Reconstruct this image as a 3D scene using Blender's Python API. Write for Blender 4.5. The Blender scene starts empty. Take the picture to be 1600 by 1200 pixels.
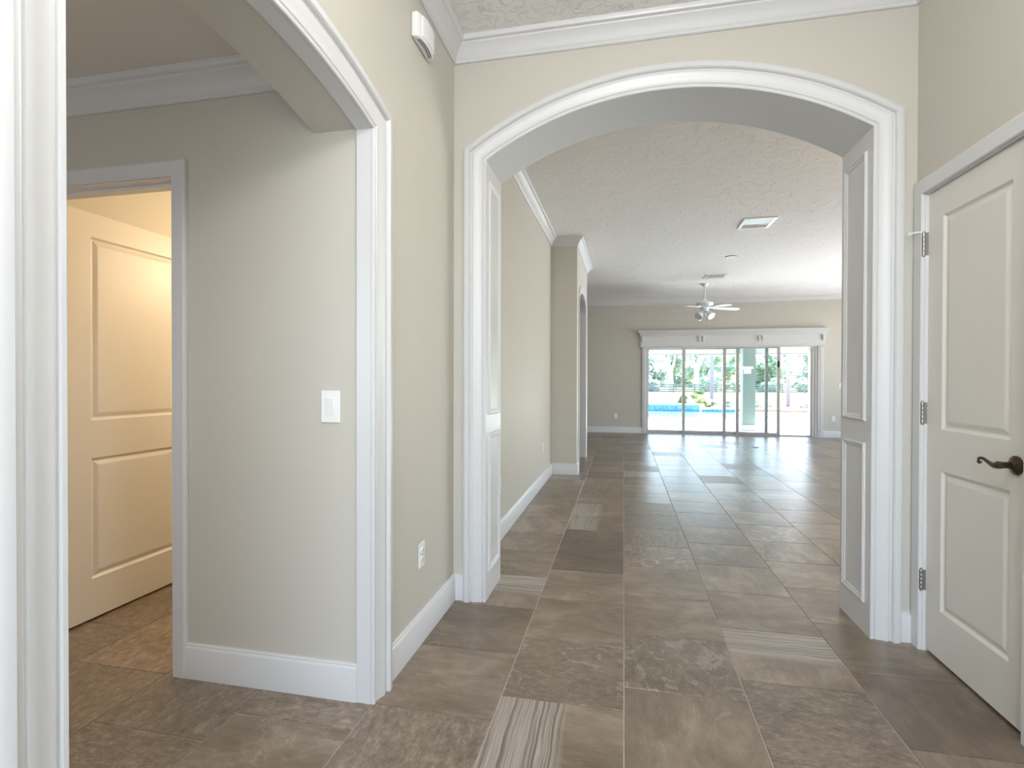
import bpy, bmesh, math, random
from mathutils import Vector, Matrix
rnd = random.Random(7)
S = bpy.context.scene
C = S.collection

# ------------------------------------------------------------------ camera
CAMZ = 1.2123
f_px, yaw, pit, rol = 818.36, 0.2104, -0.0079, 0.0024
cy_, sy_ = math.cos(yaw), math.sin(yaw); cp, sp = math.cos(pit), math.sin(pit)
F0 = Vector((-sy_, cy_, 0)); R0 = Vector((cy_, sy_, 0)); U0 = Vector((0, 0, 1))
Fw = cp*F0 + sp*U0; Up = -sp*F0 + cp*U0
Rr = math.cos(rol)*R0 + math.sin(rol)*Up; Uu = -math.sin(rol)*R0 + math.cos(rol)*Up
cam_d = bpy.data.cameras.new('camera'); cam_d.sensor_width = 36; cam_d.lens = f_px/1600*36
cam_d.clip_start = 0.05; cam_d.clip_end = 500
cam = bpy.data.objects.new('camera', cam_d); C.objects.link(cam)
M = Matrix((( Rr.x, Uu.x, -Fw.x, 0), (Rr.y, Uu.y, -Fw.y, 0), (Rr.z, Uu.z, -Fw.z, CAMZ), (0, 0, 0, 1)))
cam.matrix_world = M
S.camera = cam

# ------------------------------------------------------------------ colour management, sky, sun, lights
vs = S.view_settings
S.display_settings.display_device = 'sRGB'
vs.view_transform = 'Standard'; vs.look = 'None'; vs.gamma = 1.0; vs.use_curve_mapping = False
vs.exposure = 0.22
W = bpy.data.worlds.new('world'); S.world = W; W.use_nodes = True
wn = W.node_tree; wn.nodes.clear()
sky = wn.nodes.new('ShaderNodeTexSky'); sky.sky_type = 'NISHITA'; sky.sun_disc = False
sky.sun_elevation = math.radians(55); sky.sun_rotation = math.radians(20)
sky.air_density = 1.0; sky.dust_density = 1.2; sky.ozone_density = 1.0
bg = wn.nodes.new('ShaderNodeBackground'); bg.inputs['Strength'].default_value = 0.8
wo = wn.nodes.new('ShaderNodeOutputWorld')
wn.links.new(sky.outputs[0], bg.inputs[0]); wn.links.new(bg.outputs[0], wo.inputs[0])

def lamp(name, kind, loc, energy, color, target=None, size=None, size_y=None, radius=None, angle=None, spread=None):
    d = bpy.data.lights.new(name, kind); d.energy = energy; d.color = color
    if size: d.shape = 'RECTANGLE'; d.size = size; d.size_y = size_y or size
    if radius: d.shadow_soft_size = radius
    if angle: d.angle = angle
    if spread: d.spread = math.radians(spread)
    o = bpy.data.objects.new(name, d); C.objects.link(o); o.location = loc
    if target is not None:
        o.rotation_euler = (Vector(target)-Vector(loc)).to_track_quat('-Z', 'Y').to_euler()
    return o

lamp('sun', 'SUN', (0, 0, 30), 38.0, (1, .97, .93), target=(-15, -15, 0), angle=.01)
lamp('entry_daylight', 'AREA', (.3, -1.5, 1.5), 25, (.86, .93, 1.0), target=(.2, 3, 1.5), size=1.7, size_y=2.3, spread=115)
lamp('foyer_fill_light', 'POINT', (.2, .62, 2.70), 49, (1, .975, .95), radius=.18)  # added unseen fill above the camera, evens out the foyer brightness
lamp('great_room_ceiling_fill', 'AREA', (7.3, 9.1, .85), 118, (.90, .95, 1.0), target=(2.6, 9.3, 3.15), size=5.6, size_y=1.0, spread=92)  # added unseen fill from the right, tilted up to brighten the ceiling
lamp('dining_lamp', 'POINT', (2.9, 4.2, 2.62), 24, (1, .80, .60), radius=.15)
lamp('hall_fill_light', 'AREA', (-2.3, -.55, 1.3), 8.5, (.96, .97, .98), target=(-2.0, 3, .9), size=1.6, size_y=1.3, spread=110)  # added unseen fill for hall wall and casing; no window built there
lamp('bath_vanity_lamp', 'POINT', (-1.75, 3.35, 2.0), 40, (1, .75, .48), radius=.12)

# ------------------------------------------------------------------ materials
def mat(name):
    m = bpy.data.materials.new(name); m.use_nodes = True
    nt = m.node_tree; b = nt.nodes['Principled BSDF']
    return m, nt, b
def nd(nt, t, **kw):
    n = nt.nodes.new(t)
    for k, v in kw.items():
        if k in n.inputs: n.inputs[k].default_value = v
        else: setattr(n, k, v)
    return n
def ramp(nt, src, stops, interp='LINEAR'):
    r = nt.nodes.new('ShaderNodeValToRGB'); r.color_ramp.interpolation = interp
    e = r.color_ramp.elements
    while len(e) > 1: e.remove(e[-1])
    for i, (p, c) in enumerate(stops):
        c = c if len(c) == 4 else (*c, 1)
        if i == 0: e[0].position = p; e[0].color = c
        else: e.new(p).color = c
    nt.links.new(src, r.inputs[0]); return r.outputs[0]
def math_(nt, op, a, b=None, clamp=False):
    n = nt.nodes.new('ShaderNodeMath'); n.operation = op; n.use_clamp = clamp
    for i, v in enumerate((a, b)):
        if v is None: continue
        if isinstance(v, (int, float)): n.inputs[i].default_value = v
        else: nt.links.new(v, n.inputs[i])
    return n.outputs[0]
def mixc(nt, fac, a, b, blend='MIX'):
    n = nt.nodes.new('ShaderNodeMix'); n.data_type = 'RGBA'; n.blend_type = blend
    for s, v in ((n.inputs[0], fac), (n.inputs[6], a), (n.inputs[7], b)):
        if isinstance(v, (int, float)): s.default_value = v
        elif isinstance(v, tuple): s.default_value = (*v, 1) if len(v) == 3 else v
        else: nt.links.new(v, s)
    return n.outputs[2]
def bump(nt, b, h, strength, dist):
    n = nt.nodes.new('ShaderNodeBump'); n.inputs['Strength'].default_value = strength; n.inputs['Distance'].default_value = dist
    nt.links.new(h, n.inputs['Height']); nt.links.new(n.outputs[0], b.inputs['Normal'])

def simple(name, col, rough=.5, metal=0., noise=None, nstr=.1, ndist=.002, var=0., spec=None):
    m, nt, b = mat(name)
    b.inputs['Base Color'].default_value = (*col, 1); b.inputs['Roughness'].default_value = rough; b.inputs['Metallic'].default_value = metal
    if spec is not None: b.inputs['Specular IOR Level'].default_value = spec
    if noise:
        tc = nd(nt, 'ShaderNodeTexCoord'); n = nd(nt, 'ShaderNodeTexNoise', Scale=noise, Detail=4.)
        nt.links.new(tc.outputs['Object'], n.inputs['Vector'])
        bump(nt, b, n.outputs[0], nstr, ndist)
        if var:
            c = ramp(nt, n.outputs[0], [(.3, tuple(x*(1-var) for x in col)), (.7, tuple(min(1, x*(1+var)) for x in col))])
            nt.links.new(c, b.inputs['Base Color'])
    return m

M_wall = simple('greige_wall_paint', (.565, .540, .475), .55, noise=120, nstr=.12, ndist=.002)
M_trim = simple('white_trim_paint', (.665, .665, .668), .32, noise=14, nstr=.05, ndist=.002)
M_door = simple('white_door_paint', (.70, .675, .62), .42, noise=60, nstr=.04, ndist=.001)
M_plate = simple('white_plastic', (.82, .82, .81), .3, noise=40, nstr=.01)
M_slot = simple('dark_slot', (.03, .03, .03), .6, noise=30)
M_shadow = simple('grey_duct_shadow', (.16, .15, .14), .7, noise=30)  # dark colour stands in for shadow behind the vent slats
M_alu = simple('grey_aluminium_frame', (.45, .44, .44), .4, .35, noise=50, nstr=.03)
M_dark = simple('dark_bronze_metal', (.10, .072, .045), .27, .9, noise=80, nstr=.03)
M_steel = simple('brushed_steel', (.33, .32, .31), .3, .9, noise=90, nstr=.03)
M_grout = simple('grout', (.52, .46, .39), .85, noise=90, nstr=.2, var=.12)
M_fan = simple('white_fan_enamel', (.74, .77, .80), .3, noise=30, nstr=.02)
M_shade = simple('frosted_lamp_glass', (.85, .88, .9), .2, noise=20, nstr=.05)
M_post = simple('bronze_screen_post', (.22, .21, .26), .5, noise=40, nstr=.05)
M_column = simple('pale_stucco', (.24, .30, .295), .8, noise=60, nstr=.3, ndist=.004)
M_deck = simple('pale_concrete_deck', (.70, .69, .67), .7, noise=6, nstr=.1, var=.06)
M_coping = simple('coping_stone', (.72, .66, .62), .7, noise=9, nstr=.2, var=.1)
M_ptile = simple('blue_pool_tile', (.10, .24, .50), .2, noise=11, nstr=.05, var=.6)
M_lawn = simple('lawn_grass', (.32, .36, .16), .9, noise=3, nstr=.4, ndist=.03, var=.25)
M_mulch = simple('mulch', (.30, .20, .14), .9, noise=20, nstr=.6, ndist=.02, var=.4)
M_fence = simple('hazed_fence_board', (.16, .18, .22), .6, noise=20, nstr=.1)  # black boards lifted to blue-grey to imitate bright outdoor haze
M_bark = simple('pale_bark', (.60, .57, .56), .85, noise=7, nstr=.6, ndist=.03, var=.3)

def ceiling_mat():
    m, nt, b = mat('knockdown_ceiling')
    b.inputs['Base Color'].default_value = (.84, .83, .81, 1); b.inputs['Roughness'].default_value = .8
    tc = nd(nt, 'ShaderNodeTexCoord')
    n = nd(nt, 'ShaderNodeTexNoise', Scale=11., Detail=5., Roughness=.6, Distortion=.8); nt.links.new(tc.outputs['Object'], n.inputs['Vector'])
    r = ramp(nt, n.outputs[0], [(.44, (0, 0, 0)), (.50, (1, 1, 1))])
    n2 = nd(nt, 'ShaderNodeTexNoise', Scale=60., Detail=2.); nt.links.new(tc.outputs['Object'], n2.inputs['Vector'])
    h = math_(nt, 'ADD', r, math_(nt, 'MULTIPLY', n2.outputs[0], .25))
    bump(nt, b, h, .6, .010)
    return m
M_ceil = ceiling_mat()
M_ceil2 = simple('smooth_ceiling_paint', (.76, .72, .66), .8, noise=70, nstr=.1)

def leaf_mat(name, c0, c1):
    m, nt, b = mat(name)
    tc = nd(nt, 'ShaderNodeTexCoord'); n = nd(nt, 'ShaderNodeTexNoise', Scale=1.3, Detail=3.); nt.links.new(tc.outputs['Object'], n.inputs['Vector'])
    nt.links.new(ramp(nt, n.outputs[0], [(.35, c0), (.65, c1)]), b.inputs['Base Color'])
    b.inputs['Roughness'].default_value = .6
    t = nd(nt, 'ShaderNodeBsdfTranslucent'); nt.links.new(b.inputs['Base Color'].links[0].from_socket, t.inputs[0])
    mx = nd(nt, 'ShaderNodeMixShader'); mx.inputs[0].default_value = .5
    out = nt.nodes['Material Output']
    nt.links.new(b.outputs[0], mx.inputs[1]); nt.links.new(t.outputs[0], mx.inputs[2]); nt.links.new(mx.outputs[0], out.inputs[0])
    return m
M_leaf = [leaf_mat('washed_out_green_leaves', (.44, .54, .46), (.70, .78, .68)), leaf_mat('washed_out_grey_leaves', (.46, .56, .53), (.74, .80, .77)), leaf_mat('bright_leaves', (.24, .34, .12), (.45, .55, .25))]  # first two paled to imitate overexposed, hazy foliage

def glass_mat():
    m = bpy.data.materials.new('clear_glass'); m.use_nodes = True; nt = m.node_tree; nt.nodes.clear()
    t = nd(nt, 'ShaderNodeBsdfTransparent'); t.inputs[0].default_value = (.93, .97, .97, 1)
    g = nd(nt, 'ShaderNodeBsdfGlossy'); g.inputs['Roughness'].default_value = .02
    fr = nd(nt, 'ShaderNodeFresnel'); fr.inputs[0].default_value = 1.45
    mx = nd(nt, 'ShaderNodeMixShader'); out = nd(nt, 'ShaderNodeOutputMaterial')
    nt.links.new(fr.outputs[0], mx.inputs[0]); nt.links.new(t.outputs[0], mx.inputs[1]); nt.links.new(g.outputs[0], mx.inputs[2]); nt.links.new(mx.outputs[0], out.inputs[0])
    return m
M_glass = glass_mat()

def water_mat():
    m, nt, b = mat('pool_water')
    tc = nd(nt, 'ShaderNodeTexCoord'); n = nd(nt, 'ShaderNodeTexNoise', Scale=2.5, Detail=3.); nt.links.new(tc.outputs['Object'], n.inputs['Vector'])
    nt.links.new(ramp(nt, n.outputs[0], [(.3, (.10, .50, .66)), (.7, (.22, .66, .78))]), b.inputs['Base Color'])
    b.inputs['Roughness'].default_value = .08
    bump(nt, b, n.outputs[0], .15, .02)
    return m
M_water = water_mat()

def tile_mat(kind):
    m, nt, b = mat('floor_tile_'+kind)
    L = nt.links.new
    tc = nd(nt, 'ShaderNodeTexCoord'); oi = nd(nt, 'ShaderNodeObjectInfo')
    off = nd(nt, 'ShaderNodeCombineXYZ')
    L(math_(nt, 'MULTIPLY', oi.outputs['Random'], 41.), off.inputs[0]); L(math_(nt, 'MULTIPLY', oi.outputs['Random'], 73.), off.inputs[1]); L(math_(nt, 'MULTIPLY', oi.outputs['Random'], 19.), off.inputs[2])
    add = nd(nt, 'ShaderNodeVectorMath', operation='ADD'); L(tc.outputs['Object'], add.inputs[0]); L(off.outputs[0], add.inputs[1])
    P = add.outputs[0]
    def noise(scale, detail=5., rough=.55, dist=0., sc=None):
        n = nd(nt, 'ShaderNodeTexNoise', Scale=scale, Detail=detail, Roughness=rough, Distortion=dist)
        if sc:
            mp = nd(nt, 'ShaderNodeMapping'); mp.inputs['Scale'].default_value = sc; L(P, mp.inputs[0]); L(mp.outputs[0], n.inputs['Vector'])
        else: L(P, n.inputs['Vector'])
        return n.outputs[0]
    D, Mi, Li = (.140, .102, .070), (.232, .177, .128), (.37, .30, .23)
    if kind == 'dark': D, Mi, Li = (.110, .079, .054), (.175, .131, .094), (.26, .204, .153)
    cloud = noise(3.0, 7., .62, .5, (1, 1.6, 1))
    col = ramp(nt, cloud, [(.32, D), (.5, Mi), (.66, Li)])
    fine = noise(38., 5., .7)
    streak = noise(7., 4., .6, .3, (.5, 4.5, 1)) 
    col = mixc(nt, math_(nt, 'MULTIPLY', ramp(nt, streak, [(.5, (0, 0, 0)), (.75, (1, 1, 1))]), .30), col, D)
    h = math_(nt, 'MULTIPLY', fine, .3)
    col = mixc(nt, .22, col, ramp(nt, noise(22., 7., .72, .2, (.55, 1.6, 1)), [(.38, D), (.5, Mi), (.62, Li)]))
    # thin light veins
    v = noise(3.2, 4., .55, 1.8)
    band = math_(nt, 'ABSOLUTE', math_(nt, 'SUBTRACT', v, .5))
    gate = ramp(nt, noise(2.6, 2.), [(.52, (0, 0, 0)), (.60, (1, 1, 1))])
    vein = math_(nt, 'MULTIPLY', ramp(nt, band, [(.0, (1, 1, 1)), (.012, (0, 0, 0))]), gate)
    col = mixc(nt, math_(nt, 'MULTIPLY', vein, .55 if kind != 'veined' else .9), col, (.40, .35, .29))
    if kind == 'slate' or kind == 'veined':
        rough_n = noise(21., 11., .82, .1, (1, 1.7, 1))
        chips = ramp(nt, rough_n, [(.36, (.085, .061, .042)), (.48, (.195, .149, .109)), (.55, (.275, .217, .165)), (.63, (.44, .365, .285))])
        fac = .68 if kind == 'slate' else .5
        col = mixc(nt, fac, col, chips)
        h = math_(nt, 'ADD', h, math_(nt, 'MULTIPLY', rough_n, 1.2 if kind == 'slate' else .6))
        if kind == 'veined':
            patch = noise(5.5, 5., .6, 2.2)
            pm = ramp(nt, patch, [(.575, (0, 0, 0)), (.60, (1, 1, 1)), (.65, (1, 1, 1)), (.68, (.25, .25, .25))])
            col = mixc(nt, math_(nt, 'MULTIPLY', pm, .6), col, (.43, .38, .32))
    if kind == 'striped':
        mp = nd(nt, 'ShaderNodeSeparateXYZ'); L(tc.outputs['Object'], mp.inputs[0])
        wob = math_(nt, 'MULTIPLY', math_(nt, 'SUBTRACT', noise(3., 3.), .5), .04)
        x = math_(nt, 'ADD', mp.outputs[0], wob)
        cx = nd(nt, 'ShaderNodeCombineXYZ'); L(math_(nt, 'MULTIPLY', x, 62.), cx.inputs[0]); L(math_(nt, 'MULTIPLY', mp.outputs[1], .6), cx.inputs[1]); L(math_(nt, 'MULTIPLY', oi.outputs['Random'], 30.), cx.inputs[2])
        sn = nd(nt, 'ShaderNodeTexNoise', Scale=1.6, Detail=3., Roughness=.6); L(cx.outputs[0], sn.inputs['Vector'])
        sc = ramp(nt, sn.outputs[0], [(.34, (.16, .13, .103)), (.44, (.25, .21, .172)), (.50, (.46, .41, .35)), (.55, (.29, .245, .205)), (.60, (.47, .42, .36)), (.7, (.22, .185, .15))])
        mask = ramp(nt, math_(nt, 'ADD', x, .5), [(.50, (1, 1, 1)), (.54, (0, 0, 0))])
        col = mixc(nt, math_(nt, 'MULTIPLY', mask, .95), col, sc)
    # tile to tile tone
    tone = math_(nt, 'ADD', math_(nt, 'MULTIPLY', oi.outputs['Random'], .30), .86)
    tn = nd(nt, 'ShaderNodeVectorMath', operation='SCALE'); L(col, tn.inputs[0]); L(tone, tn.inputs['Scale'])
    L(tn.outputs[0], b.inputs['Base Color'])
    rr = math_(nt, 'ADD', math_(nt, 'MULTIPLY', cloud, .10), .25 if kind not in ('slate',) else .33)
    L(rr, b.inputs['Roughness'])
    b.inputs['IOR'].default_value = 1.6
    bump(nt, b, h, .10 if kind != 'slate' else .3, .003)
    return m
TM = {k: tile_mat(k) for k in ('plain', 'slate', 'veined', 'striped', 'dark')}

# ------------------------------------------------------------------ mesh helpers
WL = {}          # world location of every root / part
class MB:
    def __init__(s): s.v = []; s.f = []
    def add(s, v, f):
        n = len(s.v); s.v += [tuple(x) for x in v]; s.f += [tuple(i+n for i in q) for q in f]; return s
    def box(s, x0, x1, y0, y1, z0, z1):
        v = [(x, y, z) for z in (z0, z1) for y in (y0, y1) for x in (x0, x1)]
        return s.add(v, [(0, 2, 3, 1), (4, 5, 7, 6), (0, 1, 5, 4), (2, 6, 7, 3), (0, 4, 6, 2), (1, 3, 7, 5)])
    def prism(s, poly, mp, t0, t1):
        n = len(poly)
        v = [mp(a, b, t0) for a, b in poly]+[mp(a, b, t1) for a, b in poly]
        f = [tuple(range(n))[::-1], tuple(range(n, 2*n))]+[(i, (i+1) % n, (i+1) % n+n, i+n) for i in range(n)]
        return s.add(v, f)
    def sweep(s, path, prof, mp):
        """prof points (o, h): o is carried along the right-hand normal of the path (mitred), h goes to mp(a, b, h)."""
        n = len(path); m = len(prof); nr = []
        for i in range(n-1):
            dx, dy = path[i+1][0]-path[i][0], path[i+1][1]-path[i][1]; l = math.hypot(dx, dy); nr.append((dy/l, -dx/l))
        v = []
        for i, (a, b) in enumerate(path):
            if i == 0: k = nr[0]
            elif i == n-1: k = nr[-1]
            else:
                p, q = nr[i-1], nr[i]; d = 1+p[0]*q[0]+p[1]*q[1]; k = ((p[0]+q[0])/d, (p[1]+q[1])/d)
            for o, h in prof: v.append(mp(a+k[0]*o, b+k[1]*o, h))
        f = [(i*m+j, i*m+(j+1) % m, (i+1)*m+(j+1) % m, (i+1)*m+j) for i in range(n-1) for j in range(m)]
        f += [tuple(range(m))[::-1], tuple(range((n-1)*m, n*m))]
        return s.add(v, f)
    def tube(s, pts, rad, n=10, squash=1.0):
        pts = [Vector(p) for p in pts]; rad = rad if isinstance(rad, (list, tuple)) else [rad]*len(pts); v = []
        ref = Vector((0, 0, 1))
        for i, p in enumerate(pts):
            d = (pts[min(i+1, len(pts)-1)]-pts[max(i-1, 0)]).normalized()
            a = d.cross(ref)
            if a.length < 1e-3: a = d.cross(Vector((1, 0, 0)))
            a.normalize(); b = d.cross(a).normalized()
            for k in range(n):
                t = 2*math.pi*k/n; v.append(p+a*math.cos(t)*rad[i]+b*math.sin(t)*rad[i]*squash)
        f = [(i*n+k, i*n+(k+1) % n, (i+1)*n+(k+1) % n, (i+1)*n+k) for i in range(len(pts)-1) for k in range(n)]
        f += [tuple(range(n))[::-1], tuple(range((len(pts)-1)*n, len(pts)*n))]
        return s.add(v, f)
    def lathe(s, prof, c, axis='Z', n=24):
        v = []
        for r, h in prof:
            for k in range(n):
                t = 2*math.pi*k/n; a, b = r*math.cos(t), r*math.sin(t)
                v.append((c[0]+a, c[1]+b, c[2]+h) if axis == 'Z' else (c[0]+h, c[1]+a, c[2]+b) if axis == 'X' else (c[0]+a, c[1]+h, c[2]+b))
        m = len(prof)
        f = [(i*n+k, i*n+(k+1) % n, (i+1)*n+(k+1) % n, (i+1)*n+k) for i in range(m-1) for k in range(n)]
        f += [tuple(range(n))[::-1], tuple(range((m-1)*n, m*n))]
        return s.add(v, f)
    def ring(s, r0, r1):
        """quad strip between two 4-corner loops"""
        return s.add(list(r0)+list(r1), [(i, (i+1) % 4, (i+1) % 4+4, i+4) for i in range(4)])
    def build(s, name, m, parent=None, loc=None, bevel=0, smooth=0, recalc=True, seg=2):
        base = Vector(loc) if loc is not None else (WL[parent.name] if parent is not None else Vector((0, 0, 0)))
        me = bpy.data.meshes.new(name); me.from_pydata([tuple(Vector(p)-base) for p in s.v], [], s.f)
        if recalc:
            bm = bmesh.new(); bm.from_mesh(me); bmesh.ops.recalc_face_normals(bm, faces=bm.faces); bm.to_mesh(me); bm.free()
        me.materials.append(m)
        o = bpy.data.objects.new(name, me); C.objects.link(o)
        if parent is not None: o.parent = parent; o.location = base-WL[parent.name]
        else: o.location = base
        WL[o.name] = base.copy()
        if bevel:
            b = o.modifiers.new('edge', 'BEVEL'); b.width = bevel; b.segments = seg; b.limit_method = 'ANGLE'; b.angle_limit = math.radians(40)
        if smooth:
            me.polygons.foreach_set('use_smooth', [True]*len(me.polygons))
            me.set_sharp_from_angle(angle=math.radians(smooth))
        return o
def tag(o, label, cat, group=None, kind=None):
    o['label'] = label; o['category'] = cat
    if group: o['group'] = group
    if kind: o['kind'] = kind
    return o
def empty(name, loc, label, cat, group=None, kind=None):
    o = bpy.data.objects.new(name, None); C.objects.link(o); o.location = loc; o.empty_display_size = .1
    WL[o.name] = Vector(loc); return tag(o, label, cat, group, kind)
def struct(o, label, cat): return tag(o, label, cat, kind='structure')
def copy_tree(o, loc=None, parent=None, rotz=None):
    c = o.copy(); C.objects.link(c)
    if parent is not None: c.parent = parent
    if loc is not None: c.location = loc
    if rotz is not None: c.rotation_euler = (0, 0, rotz)
    for ch in list(o.children): copy_tree(ch, parent=c)
    return c

mY = lambda s, z, t: (s, t, z)       # wall lying in a Y plane: s = X, t = Y
mX = lambda s, z, t: (t, s, z)       # wall lying in an X plane: s = Y, t = X
mZ = lambda x, y, h: (x, y, h)
def arc(c, cz, r, a_half, n=40):     # from +half-width to -half-width over the top
    a = math.asin(a_half/r); return [(c+r*math.sin(a*(1-2*i/n)), cz+r*math.cos(a*(1-2*i/n))) for i in range(n+1)]
def arch_path(c, cz, r, hw, z0=0.0, n=40):
    return [(c+hw, z0)]+arc(c, cz, r, hw, n)+[(c-hw, z0)]

# ------------------------------------------------------------------ key dimensions
XL, XR, YA, YB = -.918, 1.32, 2.76, 3.10
HC, HC2, HH = 3.05, 3.03, 2.44
XL2 = -1.163                 # hall side of the left wall
YS = 1.805                   # hall wall with the switch
YE = -1.6                    # entry wall behind the camera
Y1, X2, Y2 = 6.715, -.588, 8.53
YW = 12.30                   # slider wall
XW = 7.5                     # great room right wall
# front arch
AC, AHW, ACZ, AR = .201, .934, .965, 1.712
# side arch
BC, BHW, BCZ, BR = 1.2465, .5465, .0104, 2.2

# ------------------------------------------------------------------ walls
def u_wall(s0, s1, H, path, mp, t0, t1):
    """wall outline with an opening that stands on the floor; path runs from the far foot over to the near foot"""
    poly = [(s0, 0), (s0, H), (s1, H), (s1, 0)]+path
    return MB().prism(poly, mp, t0, t1)
lt = .012
struct(u_wall(XL2, XW+.15, HC+.1, arch_path(AC, ACZ, AR+lt, AHW+lt), mY, YA, YB).build('wall_arch', M_wall), 'greige wall pierced by the wide white arch', 'wall')
struct(u_wall(YE, YA, HC+.1, arch_path(BC, BCZ, BR+.012, BHW+.012), mX, XL2, XL).build('wall_left', M_wall), 'greige left foyer wall pierced by the near side arch', 'wall')
struct(MB().prism([(YE, 0), (YE, HC+.1), (YA, HC+.1), (YA, 0), (2.70, 0), (2.70, 2.06), (2.055, 2.06), (2.055, 0)], mX, XR, XR+.12).build('wall_right', M_wall), 'greige right wall holding the closet door', 'wall')
struct(MB().box(XR+.12, XR+.9, YE, YE+.1, 0, HC).box(XR+.12, XR+.9, YE+.1, YA, HC-.6, HC-.5).box(XR+.8, XR+.9, YE+.1, YA, 0, HC-.6).build('wall_closet', M_wall), 'closet walls behind the closed right door', 'wall')
struct(MB().prism([(XL2-.1, 0), (XL2-.1, HC+.1), (XR+.12, HC+.1), (XR+.12, 0), (1.05, 0), (1.05, 2.5), (-.65, 2.5), (-.65, 0)], mY, YE-.12, YE).build('wall_entry', M_wall), 'entry wall behind the camera with its door opening', 'wall')
# hall with the switch
struct(MB().prism([(-4.0, 0), (-4.0, HH+.1), (XL2, HH+.1), (XL2, 0), (-1.785, 0), (-1.785, 2.045), (-2.585, 2.045), (-2.585, 0)], mY, YS, YS+.115).build('wall_hall', M_wall), 'hall wall with a light switch beyond the left arch', 'wall')
struct(MB().box(-4.1, -4.0, -.7, 4.2, 0, HH+.1).build('wall_hall_end', M_wall), 'end wall of the side hall', 'wall')
struct(MB().box(-4.0, XL2, -.7, -.6, 0, HH+.1).build('wall_hall_back', M_wall), 'rear wall of the side hall', 'wall')
struct(MB().box(-4.0, XL2, 4.1, 4.2, 0, HH+.1).build('wall_bath_back', M_wall), 'tan wall seen above the open left door', 'wall')
struct(MB().box(-2.86, -2.74, YS+.115, 4.1, 0, HH+.1).build('wall_bath_left', M_wall), 'wall behind the open left door', 'wall')
struct(MB().box(XL2-.005, XL2+.1, YB+1, 4.2, 0, HH).box(XL2, XL, YB, Y1, 0, HC+.1).build('wall_great_room_left', M_wall), 'greige great room wall left of the arch', 'wall')
struct(MB().box(XL2-.01, X2, Y1, Y1+.12, 0, HC+.1).build('wall_return', M_wall), 'short dark return wall at the end of the left great room wall', 'wall')
p2 = [(8.28, 0)]+[(7.64+.64*math.sin(t), 2.24+.20*math.cos(t)) for t in [math.pi/2*(1-2*i/24) for i in range(25)]]+[(7.0, 0)]
struct(MB().prism([(Y1+.12, 0), (Y1+.12, HC+.1), (Y2, HC+.1), (Y2, 0)]+p2, mX, X2-.12, X2).build('wall_passage', M_wall), 'narrow wall with a small arched passage', 'wall')
struct(MB().box(-5, X2-.12, Y2-.12, Y2, 0, HC+.1).box(-5, XL2-.01, Y1, Y1+.12, 0, HC+.1).box(-5.1, -5, Y1, YW, 0, HC+.1).build('wall_great_room_far_left', M_wall), 'walls of the great room hidden behind the passage', 'wall')
struct(MB().prism([(-5.1, 0), (-5.1, HC+.1), (XW+.1, HC+.1), (XW+.1, 0), (4.06, 0), (4.06, 1.96), (.47, 1.96), (.47, 0)], mY, YW, YW+.2).build('wall_slider', M_wall), 'far great room wall around the sliding glass doors', 'wall')
struct(MB().box(XW, XW+.1, YB, 5.2, 0, HC+.1).box(XW, XW+.1, 11.9, YW, 0, HC+.1).box(XW, XW+.1, 5.2, 11.9, 0, .3).box(XW, XW+.1, 5.2, 11.9, 2.8, HC+.1).build('wall_great_room_right', M_wall), 'right great room wall with a window opening', 'wall')
# ceilings
struct(MB().box(XL2, XR+.95, YE-.1, YA+.1, HC, HC+.12).build('ceiling', M_ceil), 'textured white foyer ceiling above the crown moulding', 'ceiling')
struct(MB().box(-5.1, XW+.1, YA+.2, YW+.1, HC2, HC2+.14).build('ceiling_great_room', M_ceil), 'textured white great room ceiling seen through the arch', 'ceiling')
struct(MB().box(-4.05, XL2+.02, -.65, 4.15, HH, HH+.1).build('ceiling_hall', M_ceil2), 'low hall ceiling beyond the left arch', 'ceiling')

# ------------------------------------------------------------------ floor and its tiles
T, X0 = .46, .005
floor = struct(MB().box(-5.1, XW+.1, YE-.15, YW+.2, -.12, -.0035).build('floor', M_grout, loc=(0, 0, 0)), 'stone look porcelain tile floor with offset joints', 'floor')
def tile_me(kind):
    h = .2278; b = .0012
    r = lambda k, z: [(-k, -k, z), (k, -k, z), (k, k, z), (-k, k, z)]
    v = r(h, -.008)+r(h, -b)+r(h-b, 0)
    f = [(8, 9, 10, 11)]+[(i, (i+1) % 4, (i+1) % 4+4, i+4) for i in range(4)]+[(i+4, (i+1) % 4+4, (i+1) % 4+8, i+8) for i in range(4)]
    me = bpy.data.meshes.new('tile_'+kind); me.from_pydata(v, [], f); me.materials.append(TM[kind]); return me
tme = {k: tile_me(k) for k in TM}
cam_l = Vector((0, 0, CAMZ))
def px(p):
    d = Vector(p)-cam_l; w = d.dot(Fw)
    return None if w < .2 else (800+f_px*d.dot(Rr)/w, 600-f_px*d.dot(Uu)/w)
def visible_floor(x, y):
    if y < YS-.0: return x > XL2-3 and x < XR and y > 1.0
    if y < YA+.2: return (XL-.25 < x < XR+.2) or (-2.8 < x < -1.1)
    if y < Y1: return x > XL-.25
    return x > X2-.25
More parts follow.
